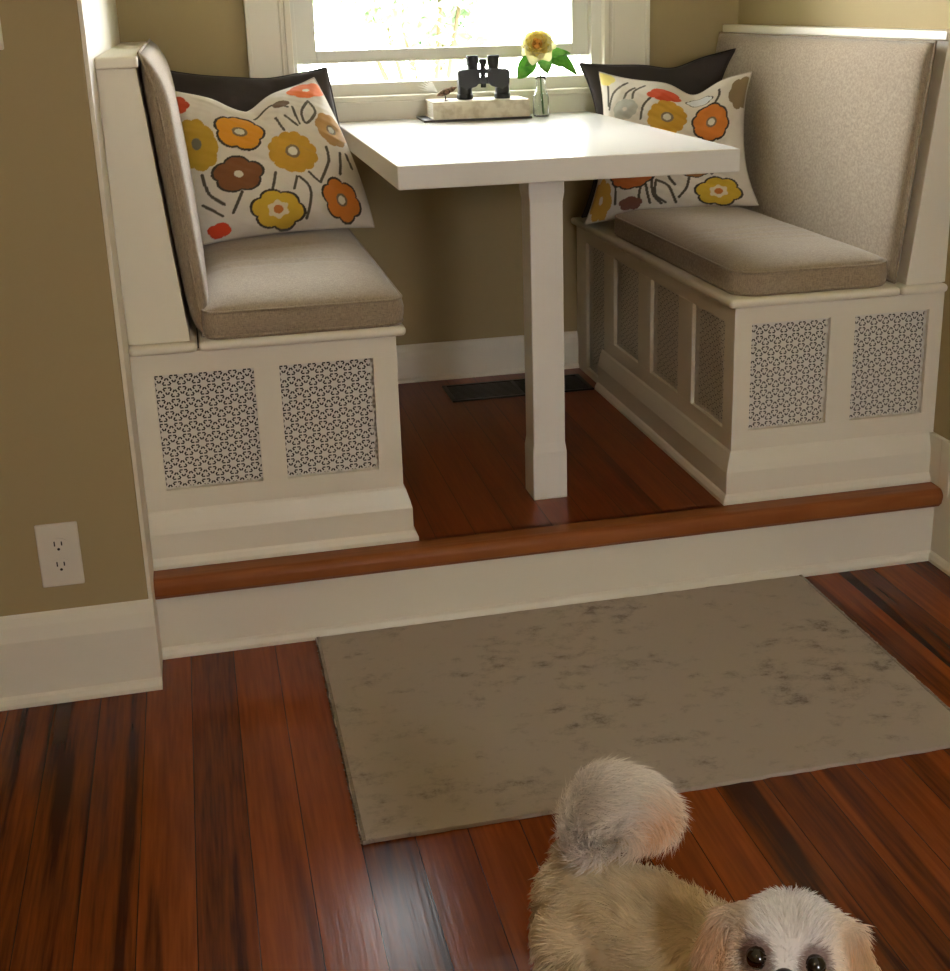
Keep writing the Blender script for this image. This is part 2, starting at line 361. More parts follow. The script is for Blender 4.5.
def bench(side):
    left = side == 'l'
    root = empty('banquette_bench', (0.26 if left else 1.51, YB+.5, H),
        'white built-in bench with pierced grille front, left of the table' if left else
        'white built-in bench with grilles on front and side, right of the table leg', 'bench')
    xa, xb = (.0035, WL) if left else (WR, XR)
    fo = [(.045, .238), (.288, .476)] if left else [(1.302, 1.487), (1.547, 1.727)]
    oz = (.338, .578) if left else (.340, .583)
    top = SEAT-.02
    bs = [(a0, a1, YB, YB+.02, z0, z1) for a0, a1, z0, z1 in frame_cells(xa, xb, fo, H, top, *oz)]
    boxo('front_frame', paint, root, *bs, bevel=.0003)
    xs = xb if left else xa; ins = -1 if left else 1
    so = [(.10, .295), (.385, .585), (.68, .885), (.975, 1.15)]
    cells = frame_cells(YB+.02, D, so, H, top, .335, .580)
    if not left: cells = frame_cells(YB+.02, .975, so[:3], H, top, .335, .580)+[(.975, 1.15, H, H+.02), (.975, 1.15, .58, top), (1.15, D, H, top)]
    bs = [(min(xs, xs+ins*.02), max(xs, xs+ins*.02), a0, a1, z0, z1) for a0, a1, z0, z1 in cells]
    boxo('side_frame', paint, root, *bs, bevel=.0003)
    for a0, a1 in fo: grille(root, 1, YB, a0-.002, a1+.002, oz[0]-.002, oz[1]+.002, 1)
    for a0, a1 in so: grille(root, 0, xs, a0-.002, a1+.002, H+.018 if (a0 > .9 and not left) else .333, .582, ins)
    # dark inner box behind the grilles
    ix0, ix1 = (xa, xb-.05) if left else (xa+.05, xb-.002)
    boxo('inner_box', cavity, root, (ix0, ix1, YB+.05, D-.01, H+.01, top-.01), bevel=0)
    # moulded base with mitred corner
    bm = bmesh.new()
    if left: sweep(bm, [(xa, YB), (xb, YB), (xb, 1.0)], BB, H)
    else: sweep(bm, [(xa, .99), (xa, YB), (XR-.012, YB)], BB, H)
    obj('base_moulding', bm, paint, root)
    # seat board with rounded nose, split from the ledge under the back
    gap = .134 if left else 1.645
    def board(name, x0, x1):
        bm = bmesh.new(); box(bm, x0, x1, YB-.018, D, top, SEAT); return obj(name, bm, paint, root, bevel=.0094, seg=5)
    if left: board('seat_board', gap+.002, xb+.02); board('rear_ledge', xa, gap)
    else: board('seat_board', xa-.02, gap); board('rear_ledge', gap+.0012, xb-.001)
    # solid back with sloping face, and its cap rail
    bm = bmesh.new()
    if left: poly = [(xa, SEAT), (.121, SEAT), (.074, 1.158), (xa, 1.158)]
    else: poly = [(XR, SEAT), (XR, 1.158), (1.724, 1.158), (1.666, SEAT)]
    prism(bm, poly, 1, YB+.002, D-.001); obj('back_panel', bm, paint, root, bevel=.0015)
    bm = bmesh.new()
    if left: box(bm, xa, .079, YB-.010, D-.001, 1.158, CAP+.004)
    else: box(bm, 1.712, XR-.001, YB-.010, D-.001, 1.158, CAP+.004)
    obj('cap_rail', bm, paint, root, bevel=.004, seg=3)
    rehome(root)
    return root
bench('l'); bench('r')

# ------------------------------------------------------------------ upholstery
def slab(name, nx, ny, f, m, parent=None, smooth=True):
    """closed surface: f(u,v,side) with u,v in 0..1, side +1/-1; shared rim"""
    me = bpy.data.meshes.new(name); co = []; idx = {}
    for s in (1, -1):
        for j in range(ny+1):
            for i in range(nx+1):
                rim = i in (0, nx) or j in (0, ny)
                if s == -1 and rim: idx[(s, i, j)] = idx[(1, i, j)]; continue
                idx[(s, i, j)] = len(co); co.append(f(i/nx, j/ny, s))
    fc = []
    for s in (1, -1):
        for j in range(ny):
            for i in range(nx):
                q = [idx[(s, i, j)], idx[(s, i+1, j)], idx[(s, i+1, j+1)], idx[(s, i, j+1)]]
                fc.append(q if s == 1 else q[::-1])
    me.from_pydata([tuple(c) for c in co], [], fc)
    return link(name, me, m, parent, smooth), idx
def fbm(x, y, s=0):
    return (math.sin(x*3.1+s)+math.sin(y*4.3+s*1.7+x*1.3)+.5*math.sin(x*9.7-y*6.1+s*2.3)+.35*math.sin(y*15.3+x*7.7+s))/2.85

def seat_cushion(name, x0, x1, y0, y1, z0, h, crown, label, rc, seed, wr):
    """box cushion: top and bottom panels with piping and a boxing band"""
    root = empty(name, ((x0+x1)/2, (y0+y1)/2, z0), label, 'cushion')
    def corner(u, v):
        # rounded-rectangle mapping
        a = u*2-1; b = v*2-1; hx, hy = (x1-x0)/2, (y1-y0)/2
        x, y = a*hx, b*hy
        ex, ey = hx-rc, hy-rc
        if abs(x) > ex and abs(y) > ey:
            dx, dy = (abs(x)-ex)/rc, (abs(y)-ey)/rc; mxx = max(dx, dy); l = math.hypot(dx, dy)
            k = mxx/l; dx *= k; dy *= k
            x = math.copysign(ex+dx*rc, x); y = math.copysign(ey+dy*rc, y)
        return (x0+x1)/2+x, (y0+y1)/2+y
    nx, ny = 36, 64
    bm = bmesh.new(); g = {}
    def top(u, v):
        e = (1-(2*u-1)**6)*(1-(2*v-1)**10)
        x, y = corner(u, v)
        wz = 0
        for c, am, k in wr: wz += am*math.exp(-((v-c-.012*math.sin(u*5+c*20))/.010)**2)*math.sin(u*PI)**.6
        return x, y, z0+h+crown*e**.8+.002*fbm(u*3, v*4, seed)*e - wz
    for j in range(ny+1):
        for i in range(nx+1):
            g[i, j] = bm.verts.new(top(i/nx, j/ny))
    for j in range(ny):
        for i in range(nx): bm.faces.new([g[i, j], g[i+1, j], g[i+1, j+1], g[i, j+1]])
    rim = [(i, 0) for i in range(nx)]+[(nx, j) for j in range(ny)]+[(i, ny) for i in range(nx, 0, -1)]+[(0, j) for j in range(ny, 0, -1)]
    prev = [g[r] for r in rim]; cx, cy = (x0+x1)/2, (y0+y1)/2
    for t in (.15, .4, .7, .92, 1.0):
        bul = .006*math.sin(PI*t); cur = []
        for r in rim:
            v = g[r].co; d = Vector((v.x-cx, v.y-cy)); 
            dx = math.copysign(bul, d.x) if r[0] in (0, nx) else 0; dy = math.copysign(bul, d.y) if r[1] in (0, ny) else 0
            cur.append(bm.verts.new((v.x+dx, v.y+dy, z0+(g[r].co.z-z0)*(1-t))))
        for i in range(len(rim)):
            k = (i+1) % len(rim); bm.faces.new([prev[i], cur[i], cur[k], prev[k]])
        prev = cur
    bm.faces.new(prev)
    pts = [g[r].co.copy() for r in rim]
    obj('cover', bm, linen, root, smooth=True)
    bm = bmesh.new()
    for zz in (0, 1):
        ring = [Vector((p.x+(p.x-cx)*.004, p.y+(p.y-cy)*.004, p.z-.001 if zz == 0 else z0+.006)) for p in pts]+[Vector((pts[0].x, pts[0].y, pts[0].z-.001 if zz == 0 else z0+.006))]
        tube(bm, ring, .0030, 6)
    obj('piping', bm, linen, root, smooth=True)
    rehome(root); return root
seat_cushion('seat_cushion', .150, .543, .038, 1.20, SEAT, .055, .028, 'taupe box seat cushion lying on the left bench in front of the floral pillow', .035, 1, [(.28, .006, 0), (.33, .004, 0), (.47, .004, 0)])
seat_cushion('seat_cushion', 1.268, 1.636, .050, .935, SEAT, .052, .022, 'taupe box seat cushion lying on the right bench, beyond the table corner', .055, 2, [(.30, .004, 0), (.36, .005, 0), (.42, .004, 0), (.48, .004, 0)])

def back_cushion(left, label):
    root = empty('back_cushion', (.12 if left else 1.66, .62, SEAT), label, 'cushion')
    z0, z1 = SEAT+.004, 1.184 if left else 1.157; y0, y1 = YB+.016, D-.006
    def back_x(z):
        t = (z-SEAT)/(1.158-SEAT)
        return (.121+.047*-t) if left else (1.666+.058*t)
    th = .046 if left else .034; s = 1 if left else -1
    # outline section in (depth, z) swept along y with rounded edges
    n = 24
    def f(u, v, sd):
        y = y0+(y1-y0)*u; z = z0+(z1-z0)*v
        e = min(1, (1-abs(2*u-1)**26))*min(1, (1-abs(2*v-1)**(9 if left else 18)))
        e = max(0, e)**.5
        base = back_x(min(z, 1.158))+s*.004
        if left and z > 1.158: base -= 0
        fx = base+s*(th*.5)
        if sd == 1: x = fx+s*(th*.5*e + (.006 if left else .004)*math.sin(PI*v)*math.sin(PI*min(1,u*1.0))*e + .0008*fbm(u*6, v*4, 3)*e)
        else: x = fx-s*th*.5*e
        if left and v > .80: x -= .020*((v-.80)/.20)**2*(1 if sd == 1 else .2)
        return (x, y, z)
    o, _ = slab('cover', 60, 40, f, linen, root)
    bm = bmesh.new(); ring = []
    cnt = 40
    path = [(u/cnt, 0) for u in range(cnt)]+[(1, v/cnt) for v in range(cnt)]+[(1-u/cnt, 1) for u in range(cnt)]+[(0, 1-v/cnt) for v in range(cnt+1)]
    tube(bm, [f(u, v, 1) for u, v in path], .0028, 6)
    obj('piping', bm, linen, root, smooth=True)
    rehome(root); return root
back_cushion(True, 'padded taupe back cushion seen edge-on against the left bench back')
back_cushion(False, 'broad padded taupe back cushion against the right bench back')

# ------------------------------------------------------------------ pillows
PAL = dict(redor=(208, 78, 38), olive=(198, 158, 46), gold=(226, 152, 34), must=(203, 155, 46), brown=(132, 82, 42), yel=(217, 178, 52), oran=(214, 126, 42),
           tan=(184, 140, 82), redor2=(232, 118, 58), dbrown=(112, 88, 66), red=(210, 66, 30), pale=(240, 222, 128), grey=(186, 184, 172), olbr=(138, 116, 82),
           oran2=(200, 108, 48), tan2=(158, 108, 58), must2=(205, 158, 62), maroon=(128, 82, 66), white=(232, 232, 232))
FL = [(0.041,0.889,0.071,0.072,'redor',6,0),(0.099,0.600,0.112,0.169,'olive',9,1),(0.354,0.663,0.151,0.128,'gold',5,2),(0.626,0.484,0.145,0.143,'must',12,2),
 (0.276,0.377,0.140,0.113,'brown',5,3),(0.447,0.129,0.144,0.128,'yel',6,4),(0.831,0.161,0.103,0.143,'oran',6,2),(0.918,0.621,0.092,0.113,'tan',8,2),
 (0.880,0.921,0.134,0.068,'redor2',5,3),(0.668,0.833,0.059,0.033,'dbrown',3,0),(0.104,0.054,0.065,0.048,'red',4,0)]
SL = [[(0.090,0.401),(0.099,0.278),(0.161,0.203)],[(0.268,0.262),(0.197,0.145)],[(0.486,0.365),(0.441,0.261)],[(0.604,0.323),(0.567,0.249)],
 [(0.619,0.321),(0.660,0.224),(0.602,0.059)],[(0.843,0.503),(0.825,0.411),(0.735,0.279)],[(0.685,0.346),(0.735,0.279)],[(0.912,0.465),(0.869,0.329)],
 [(0.948,0.462),(0.956,0.368)],[(0.602,0.734),(0.622,0.632)],[(0.666,0.737),(0.715,0.655)],[(0.734,0.793),(0.735,0.668)],
 [(0.851,0.830),(0.778,0.750),(0.783,0.672),(0.865,0.743),(0.851,0.830)],[(0.477,0.784),(0.595,0.851),(0.703,0.796)],[(0.058,0.220),(0.138,0.135)]]
FR = [(0.029,0.967,0.095,0.056,'pale',5,0),(0.464,0.856,0.109,0.062,'redor',5,0),(0.204,0.735,0.094,0.079,'grey',9,3),(0.492,0.672,0.132,0.132,'must',12,2),
 (0.769,0.628,0.125,0.139,'oran',8,2),(0.961,0.842,0.079,0.139,'olbr',6,0),(0.281,0.285,0.154,0.094,'oran2',10,2),(0.674,0.296,0.096,0.067,'tan2',8,0),
 (0.798,0.111,0.131,0.109,'yel',6,4),(0.076,0.132,0.079,0.149,'must2',7,3),(0.277,0.084,0.072,0.051,'maroon',5,0),(0.689,0.835,0.079,0.048,'white',6,5)]
SR = [[(0.206,0.949),(0.105,0.852),(0.073,0.740)],[(0.262,0.905),(0.211,0.863),(0.193,0.814)],[(0.328,0.933),(0.263,0.876),(0.253,0.819)],
 [(0.385,0.829),(0.334,0.759),(0.322,0.658)],[(0.811,0.892),(0.815,0.839),(0.794,0.786)],[(0.502,0.288),(0.515,0.236),(0.545,0.186)],
 [(0.631,0.233),(0.612,0.153),(0.567,0.090)],[(0.178,0.208),(0.180,0.093)],[(0.342,0.193),(0.328,0.093)],[(0.375,0.204),(0.396,0.071)],
 [(0.411,0.230),(0.419,0.127),(0.462,0.057)],[(0.436,0.228),(0.509,0.177),(0.546,0.055)],[(0.436,0.228),(0.431,0.126),(0.486,0.062)],[(0.765,0.243),(0.803,0.285)],[(0.061,0.910),(0.064,0.768)]]
def floral(uv, flowers, stems):
    U, V = uv[:, 0], uv[:, 1]; n = len(U)
    col = np.tile(np.array(srgb((226, 217, 204))), (n, 1))
    ink = np.array(srgb((62, 54, 44)))
    for pl in stems:
        d = np.full(n, 9.)
        if len(pl) > 2:
            e_ = [pl[0]]+list(pl)+[pl[-1]]; q = []
            for i in range(1, len(e_)-2):
                for t in (0, .2, .4, .6, .8):
                    q.append(tuple(.5*(2*e_[i][k]+(e_[i+1][k]-e_[i-1][k])*t+(2*e_[i-1][k]-5*e_[i][k]+4*e_[i+1][k]-e_[i+2][k])*t*t+(3*e_[i][k]-e_[i-1][k]-3*e_[i+1][k]+e_[i+2][k])*t**3) for k in (0, 1)))
            pl = q+[pl[-1]]
        for a, b in zip(pl[:-1], pl[1:]):
            ax, ay = a; bx, by = b; L2 = (bx-ax)**2+(by-ay)**2
            t = np.clip(((U-ax)*(bx-ax)+(V-ay)*(by-ay))/L2, 0, 1)
            d = np.minimum(d, np.hypot(U-ax-t*(bx-ax), V-ay-t*(by-ay)))
        col[d < .0085] = srgb((88, 80, 66))
    for cx, cy, rx, ry, c, k, ctr in flowers:
        x = (U-cx)/rx; y = (V-cy)/ry; r = np.hypot(x, y); th = np.arctan2(y, x)
        R = 1-(.17 if k < 8 else .10)*(1-np.abs(np.cos(k*th/2+cx*9))**.7)
        R = R*(1+.05*np.sin(2*th+cy*17))
        f = r/R; base = np.array(srgb(PAL[c]))
        out = c in ('gold', 'brown', 'yel', 'oran', 'oran2', 'tan2', 'white')
        if out: col[f < 1.08] = ink
        col[f < (.97 if out else 1.0)] = base
        if ctr == 1: col[r < .22] = srgb((120, 116, 100))
        if ctr == 2: col[r < .30] = srgb((128, 112, 88)); col[r < .19] = srgb((226, 220, 208))
        if ctr == 3: col[r < .19] = srgb((222, 212, 196))
        if ctr == 4: col[r*(1+.12*np.cos(6*th)) < .40] = srgb((232, 216, 184)); col[r < .2] = srgb((206, 120, 50))
        if ctr == 5: col[f < .8] = srgb((226, 228, 232))
    return col
def pillow(name, quad, T, nx, m, label, conc=.03, side=1.0, chop=(.5, .04, .10), pattern=None, seed=0, group=None, cat='pillow', tassel=None, seam=None):
    BL, BR, TR, TL = [Vector(q) for q in quad]
    nrm = ((BR-BL)+(TR-TL)).cross((TL-BL)+(TR-BR)).normalized()   # points to viewer (-y)
    if nrm.y > 0: nrm = -nrm
    root = empty(name, (BL+BR)/2, label, cat, group)
    W = ((BR-BL).length+(TR-TL).length)/2; Hh = ((TL-BL).length+(TR-BR).length)/2
    def f(u, v, s):
        a, b = 2*u-1, 2*v-1
        uu = u-a*side*conc/W*2*(1-abs(b)**2.2)*abs(a)**2
        vv = v-b*conc/Hh*(2.0 if b > 0 else .7)*(1-abs(a)**2.2)*abs(b)**2
        p = (BL*(1-uu)*(1-vv)+BR*uu*(1-vv)+TR*uu*vv+TL*(1-uu)*vv)
        ch = math.exp(-((u-chop[0])/chop[2])**2)*v**3
        p = p-(TL-BL).normalized()*chop[1]*ch
        e = ((1-abs(a)**2.4)*(1-abs(b)**2.4))
        e = max(e, 0)**.55
        pf = 1-.28*math.exp(-((u-chop[0])/(chop[2]*1.5))**2)*v**2
        w = .10*fbm(u*4, v*4, seed)+.07*fbm(u*9+1, v*8, seed+4)-.22*math.exp(-((u-chop[0]-.25*(1-v))/.035)**2)*v**2*(1 if v > .45 else 0)*min(1, (v-.45)*4)
        p = p+nrm*s*T*.5*e*pf*(1+w*(1 if s > 0 else .3))
        return p
    ny = nx
    o, idx = slab('cover', nx, ny, f, m, root)
    if pattern:
        me = o.data; uv = np.zeros((len(me.vertices), 2))
        for (s, i, j), k in idx.items():
            uv[k] = (i/nx, j/ny)
        c = floral(uv, *pattern); ca = me.color_attributes.new('Col', 'FLOAT_COLOR', 'POINT')
        ca.data.foreach_set('color', np.hstack([c, np.ones((len(c), 1))]).ravel())
    bm = bmesh.new(); k = 60
    path = [(i/k, 0) for i in range(k)]+[(1, i/k) for i in range(k)]+[(1-i/k, 1) for i in range(k)]+[(0, 1-i/k) for i in range(k+1)]
    tube(bm, [f(u, v, 1) for u, v in path], .0022, 5)
    obj('seam_piping', bm, seam or m, root, smooth=True)
    if pattern:
        me = root.children[-1].data
        ca = me.color_attributes.new('Col', 'FLOAT_COLOR', 'POINT')
        ca.data.foreach_set('color', list((*srgb((205, 195, 178)), 1))*len(me.vertices))
    rehome(root); return root
pillow('throw_pillow', [(.105, .90, .715), (.575, .955, .712), (.528, 1.08, 1.104), (.10, 1.07, 1.115)], .11, 48, brownm,
       'dark brown throw pillow half hidden behind the floral pillow on the left bench', conc=.012, side=0.0, chop=(.62, .006, .15), seed=3, group=None)
pillow('throw_pillow', [(.165, .69, .722), (.588, .76, .727), (.474, .88, 1.088), (.116, .84, 1.075)], .165, 230, flowerm,
       'white floral throw pillow with golden and brown blooms on the left bench', conc=.016, side=-.45, chop=(.46, .042, .15), pattern=(FL, SL), seed=1)
pillow('throw_pillow', [(1.240, 1.12, .660), (1.625, .97, .712), (1.668, 1.04, 1.118), (1.250, 1.175, 1.088)], .075, 48, brownm,
       'dark brown throw pillow half hidden behind the floral pillow on the right bench', conc=.010, side=2.6, chop=(.60, .018, .14), seed=5)
pillow('throw_pillow', [(1.220, 1.02, .657), (1.632, .77, .722), (1.648, .88, 1.062), (1.290, 1.11, 1.065)], .115, 230, flowerm,
       'white floral throw pillow partly behind the table corner on the right bench', conc=.014, side=1.15, chop=(.64, .038, .13), pattern=(FR, SR), seed=2)

# ------------------------------------------------------------------ table
t = empty('dining_table', (.879, .21, H), 'white rectangular table fixed under the window on one square post leg', 'table')
bm = bmesh.new(); box(bm, .555, 1.290, .110, D-.032, TOP-.049, TOP); obj('table_top', bm, tablem, t, bevel=.003, seg=3)
bm = bmesh.new(); lx, ly = .880, .2135
def ring4(h, z, c=0):
    return [(lx-h, ly-h), (lx+h, ly-h), (lx+h, ly+h), (lx-h, ly+h)], z
secs = [(.0395, H), (.0395, H+.112), (.0365, H+.135), (.0365, TOP-.1), (.0395, TOP-.08), (.0395, TOP-.049)]
prev = None
for h, z in secs:
    vs = [bm.verts.new((x, y, z)) for x, y in ring4(h, z)[0]]
    if prev:
        for i in range(4): bm.faces.new([prev[i], prev[(i+1) % 4], vs[(i+1) % 4], vs[i]])
    else: bm.faces.new(vs[::-1])
    prev = vs
bm.faces.new(prev); obj('leg', bm, tablem, t, bevel=.0025, seg=2)
rehome(t)

# ------------------------------------------------------------------ things on the table
bookm = mat('book_jacket', (214, 204, 180), .5); nb = add_bump(bookm, 30, .1, .001); mottled(bookm, nb, (192, 178, 148), (222, 213, 190), .36, .55)
pagem = mat('book_pages', (238, 232, 216), .8); nb = add_bump(pagem, 300, .4, .001, stretch=(.05, .05, 3)); mottled(pagem, nb, (214, 205, 186), (242, 238, 226))
brownboard = mat('dark_board', (46, 34, 28), .5); add_bump(brownboard, 80, .1, .001)
M = lambda loc, rz: Matrix.Translation(loc) @ Matrix.Rotation(rz, 4, 'Z')
BZ = TOP+.0005
tr = boxo('thin_book', brownboard, None, (-.150, .150, -.070, .085, 0, .006), bevel=.001); tr.location = (.932, 1.125, BZ); tr.rotation_euler = (0, 0, R0 := math.radians(-2))
tag(tr, 'thin dark brown book lying flat on the table under the thick cream book', 'book')
bk = empty('thick_book', (.948, 1.125, BZ+.006), 'thick cream book lying flat under the binoculars on the white table', 'book'); bk.rotation_euler = (0, 0, R0)
BH = .046
boxo('cover', bookm, bk, (-.140, .128, -.065, .085, 0, .003), (-.140, .128, -.065, .085, BH-.003, BH), (-.140, .128, -.068, -.065, 0, BH), bevel=.001)
boxo('pages', pagem, bk, (-.136, .124, -.064, .081, .003, BH-.003), bevel=0)
BT = BZ+.006+BH
# binoculars
bi = empty('binoculars', (.962, 1.13, BT+.0005), 'black binoculars standing upright on the cream book', 'binoculars')
for s in (-1, 1):
    bm = bmesh.new()
    lathe(bm, [(0, 0), (.021, 0), (.0225, .002), (.0225, .012), (.0205, .016), (.0195, .045), (.017, .056), (0, .056)], (s*.052, 0, 0), 28)
    poly = [(s*.070, .040), (s*.072, .070), (s*.068, .078), (s*.020, .081), (s*.012, .074), (s*.010, .046), (s*.022, .034), (s*.050, .026)]
    if s < 0: poly = poly[::-1]
    prism(bm, poly, 1, -.021, .021)
    obj('barrel', bm, blackm, bi, bevel=.003, seg=2)
    bm = bmesh.new()
    lathe(bm, [(0, .070), (.0145, .070), (.0145, .088), (.0165, .094), (.0175, .112), (.0165, .1155), (.011, .1155), (.010, .108), (0, .108)], (s*.029, 0, 0), 24)
    obj('eyepiece', bm, blackm, bi, smooth=False)
bm = bmesh.new(); lathe(bm, [(0, .030), (.0075, .030), (.0075, .092), (0, .092)], (0, 0, 0), 16)
box(bm, -.024, .024, -.008, .008, .040, .058); box(bm, -.03, .03, -.008, .008, .068, .080)
obj('hinge_bridge', bm, blackm, bi)
bm = bmesh.new(); lathe(bm, [(0, .092), (.010, .092), (.0105, .095), (.0105, .104), (.009, .106), (0, .106)], (0, 0, 0), 20); obj('focus_wheel', bm, blackm, bi)
bi.rotation_euler = (0, 0, math.radians(-6))
# bird ornament
birdbody = mat('bird_feather_brown', (92, 66, 50), .8); nb = add_bump(birdbody, 150, .2, .0004); mottled(birdbody, nb, (58, 42, 34), (140, 108, 86))
feath = mat('white_feather', (236, 234, 228), .8); add_bump(feath, 200, .3, .001)
wirem = mat('wire', (58, 44, 34), .4, Metallic=.7); add_bump(wirem, 100, .1, .0003)
bd = empty('bird_figurine', (.846, 1.09, BT+.0005), 'tiny brown bird ornament with a white feather tail, left of the binoculars', 'figurine')
bm = bmesh.new()
prof = [(0, -.026), (.0030, -.022), (.0072, -.012), (.0092, -.002), (.0088, .006), (.0068, .013), (.0070, .017), (.0074, .021), (.0060, .026), (.003, .029), (.0012, .034), (0, .036)]
lathe(bm, prof, (0, 0, 0), 16, Matrix.Translation((0, 0, .024)) @ Matrix.Rotation(math.radians(70), 4, 'Y'))
obj('body', bm, birdbody, bd, smooth=True)
bm = bmesh.new()
for k in range(7):
    a = math.radians(36+9*(k-3)); yy = (k-3)*.0022; ln = .050+.008*(k % 2)
    p0 = Vector((-.022, yy*.4, .026)); p1 = p0+Vector((-math.cos(a)*ln, yy*1.6, math.sin(a)*ln)); w = Vector((0, .0032, .0)) + Vector((math.sin(a), 0, math.cos(a)))*.0022
    mid = (p0+p1)/2
    vs = [bm.verts.new(q) for q in (p0-w*.4, mid-w, p1, mid+w, p0+w*.4)]
    v2 = [bm.verts.new(v.co+Vector((0, .0006, .0006))) for v in vs]
    bm.faces.new(vs); bm.faces.new(v2[::-1])
    for i in range(5): bm.faces.new([vs[i], vs[(i+1) % 5], v2[(i+1) % 5], v2[i]])
obj('tail', bm, feath, bd)
bm = bmesh.new()
for s in (-1, 1):
    tube(bm, [(0, s*.004, .014), (.001, s*.006, .001)], .0009, 6); tube(bm, [(-.005, s*.006, .001), (.009, s*.006, .001)], .0009, 6)
obj('legs', bm, wirem, bd)
# vase, water and rose
VX, VY = 1.118, 1.10
vs_ = empty('bud_vase', (VX, VY, BZ), 'small clear glass bottle vase holding the yellow rose, right of the books', 'vase')
bm = bmesh.new()
o_ = [(0, 0), (.020, 0), (.0225, .003), (.0225, .050), (.020, .060), (.0150, .070), (.0130, .078), (.0130, .098), (.0150, .104), (.0150, .108)]
i_ = [(.0135, .108), (.0115, .098), (.0115, .078), (.0135, .071), (.0185, .060), (.0208, .050), (.0208, .006), (.018, .004), (0, .004)]
lathe(bm, o_+i_, (0, 0, 0), 32); obj('glass', bm, vaseglass, vs_, smooth=True)
bm = bmesh.new(); lathe(bm, [(0, .0045), (.0178, .0045), (.0204, .0068), (.0204, .050), (.0182, .060), (.0182, .062), (0, .062)], (0, 0, 0), 32); obj('water', bm, waterm, vs_, smooth=True)
petal = mat('yellow_petal', (255, 242, 160), .6); bsdf(petal).inputs['Subsurface Weight'].default_value = .2; bsdf(petal).inputs['Subsurface Radius'].default_value = (.01, .008, .004)
petal_in = mat('orange_petal', (252, 208, 112), .6); petal_out = mat('cream_petal', (252, 248, 220), .6)
def translucent(m, rgb, fac):
    t = N(m, 'ShaderNodeBsdfTranslucent'); t.inputs['Color'].default_value = (*srgb(rgb), 1); mx = N(m, 'ShaderNodeMixShader'); mx.inputs[0].default_value = fac
    L(m, bsdf(m).outputs[0], mx.inputs[1]); L(m, t.outputs[0], mx.inputs[2]); L(m, mx.outputs[0], m.node_tree.nodes['Material Output'].inputs['Surface'])
for q in (petal, petal_in, petal_out): add_bump(q, 60, .15, .001)
translucent(petal, (255, 245, 165), .55); translucent(petal_in, (252, 214, 120), .5); translucent(petal_out, (250, 246, 214), .5)
leafm = mat('rose_leaf', (70, 132, 44), .45); nb = add_bump(leafm, 60, .4, .001); mottled(leafm, nb, (66, 134, 48), (120, 180, 76))
translucent(leafm, (110, 170, 50), .3)
stemm = mat('rose_stem', (86, 130, 62), .5); add_bump(stemm, 60, .2, .001)
rs = empty('yellow_rose', (VX, VY, BZ+.008), 'pale yellow rose with an orange heart and green leaves standing in the glass vase', 'flower')
C = Vector((-.010, -.012, .180))         # flower head centre, local
axis = Vector((-.28, -.86, .43)).normalized()
rotq = axis.to_track_quat('Z', 'Y').to_matrix().to_4x4()
def petal_mesh(bm, ang, tilt, size, off, curl, width=1.0):
    n = 7; g = {}
    mt = Matrix.Translation(C) @ rotq @ Matrix.Rotation(ang, 4, 'Z') @ Matrix.Translation((off, 0, 0)) @ Matrix.Rotation(tilt, 4, 'Y')
    for s in (0, 1):
        for j in range(n+1):
            for i in range(n+1):
                v = j/n; u = i/n*2-1
                w = size*.62*width*math.sin(PI*(.12+.80*v**.8))**.6
                z = size*v; y = u*w
                x = -.35*size*(u*u)*(1-.2*v)+curl*size*v**3+.02*size*math.sin(u*7+ang*3)*v
                p = mt @ Vector((x+s*.0004, y, z*(1-.10*u*u)))
                g[s, i, j] = bm.verts.new(p)
    for s in (0, 1):
        for j in range(n):
            for i in range(n): bm.faces.new([g[s, i, j], g[s, i+1, j], g[s, i+1, j+1], g[s, i, j+1]])
for mt_, nm, rows in ((petal_out, 'outer_petals', [(7, 1.35, .037, .004, .25), (7, 1.15, .034, .004, .2)]), (petal, 'petals', [(7, .92, .030, .003, .2), (7, .70, .026, .003, .15)]), (petal_in, 'inner_petals', [(6, .45, .020, .002, .1), (4, .2, .015, .001, 0)])):
    bm = bmesh.new()
    for ri, (cnt, tl, sz, of, cu) in enumerate(rows):
        for k in range(cnt): petal_mesh(bm, 2*PI*k/cnt+ri*.45+random.uniform(-.12, .12), tl+random.uniform(-.1, .1), 1.2*sz*random.uniform(.92, 1.08), of*1.2, cu)
    obj(nm, bm, mt_, rs, smooth=True)
bm = bmesh.new(); tube(bm, [(.006, .004, 0), (.002, .002, .05), (0, 0, .095), (-.002, 0, .14), tuple(C+Vector((.004, .010, -.006)))], [.0022, .0022, .0020, .0020, .003], 8); obj('stem', bm, stemm, rs, smooth=True)
def leaf(p0, d, ln, wd, droop, roll=0.0):
    bm = bmesh.new(); p0 = Vector(p0); d = Vector(d).normalized(); side = d.cross(Vector((0, -.8, .6))).normalized(); up = side.cross(d)
    side, up = side*math.cos(roll)+up*math.sin(roll), up*math.cos(roll)-side*math.sin(roll)
    n = 10; g = {}
    for s in (0, 1):
        for j in range(n+1):
            v = j/n; w = wd*math.sin(PI*min(1, v*.95+.04))**.62*(1.0-.15*v)
            for i in range(5):
                u = (i-2)/2
                p = p0+d*ln*v+side*u*w+up*(abs(u)*w*.35)+Vector((0, 0, -droop*ln*v*v))
                g[s, i, j] = bm.verts.new(p+up*(-.0006*s))
        for j in range(n):
            for i in range(4): bm.faces.new([g[s, i, j], g[s, i+1, j], g[s, i+1, j+1], g[s, i, j+1]])
    tube(bm, [p0+Vector((0, 0, 0)), p0+d*ln*.3], .0009, 5)
    obj('leaf', bm, leafm, rs, smooth=True)
leaf((-.018, -.006, .150), (-1, -.25, -.75), .066, .027, .20, .2)
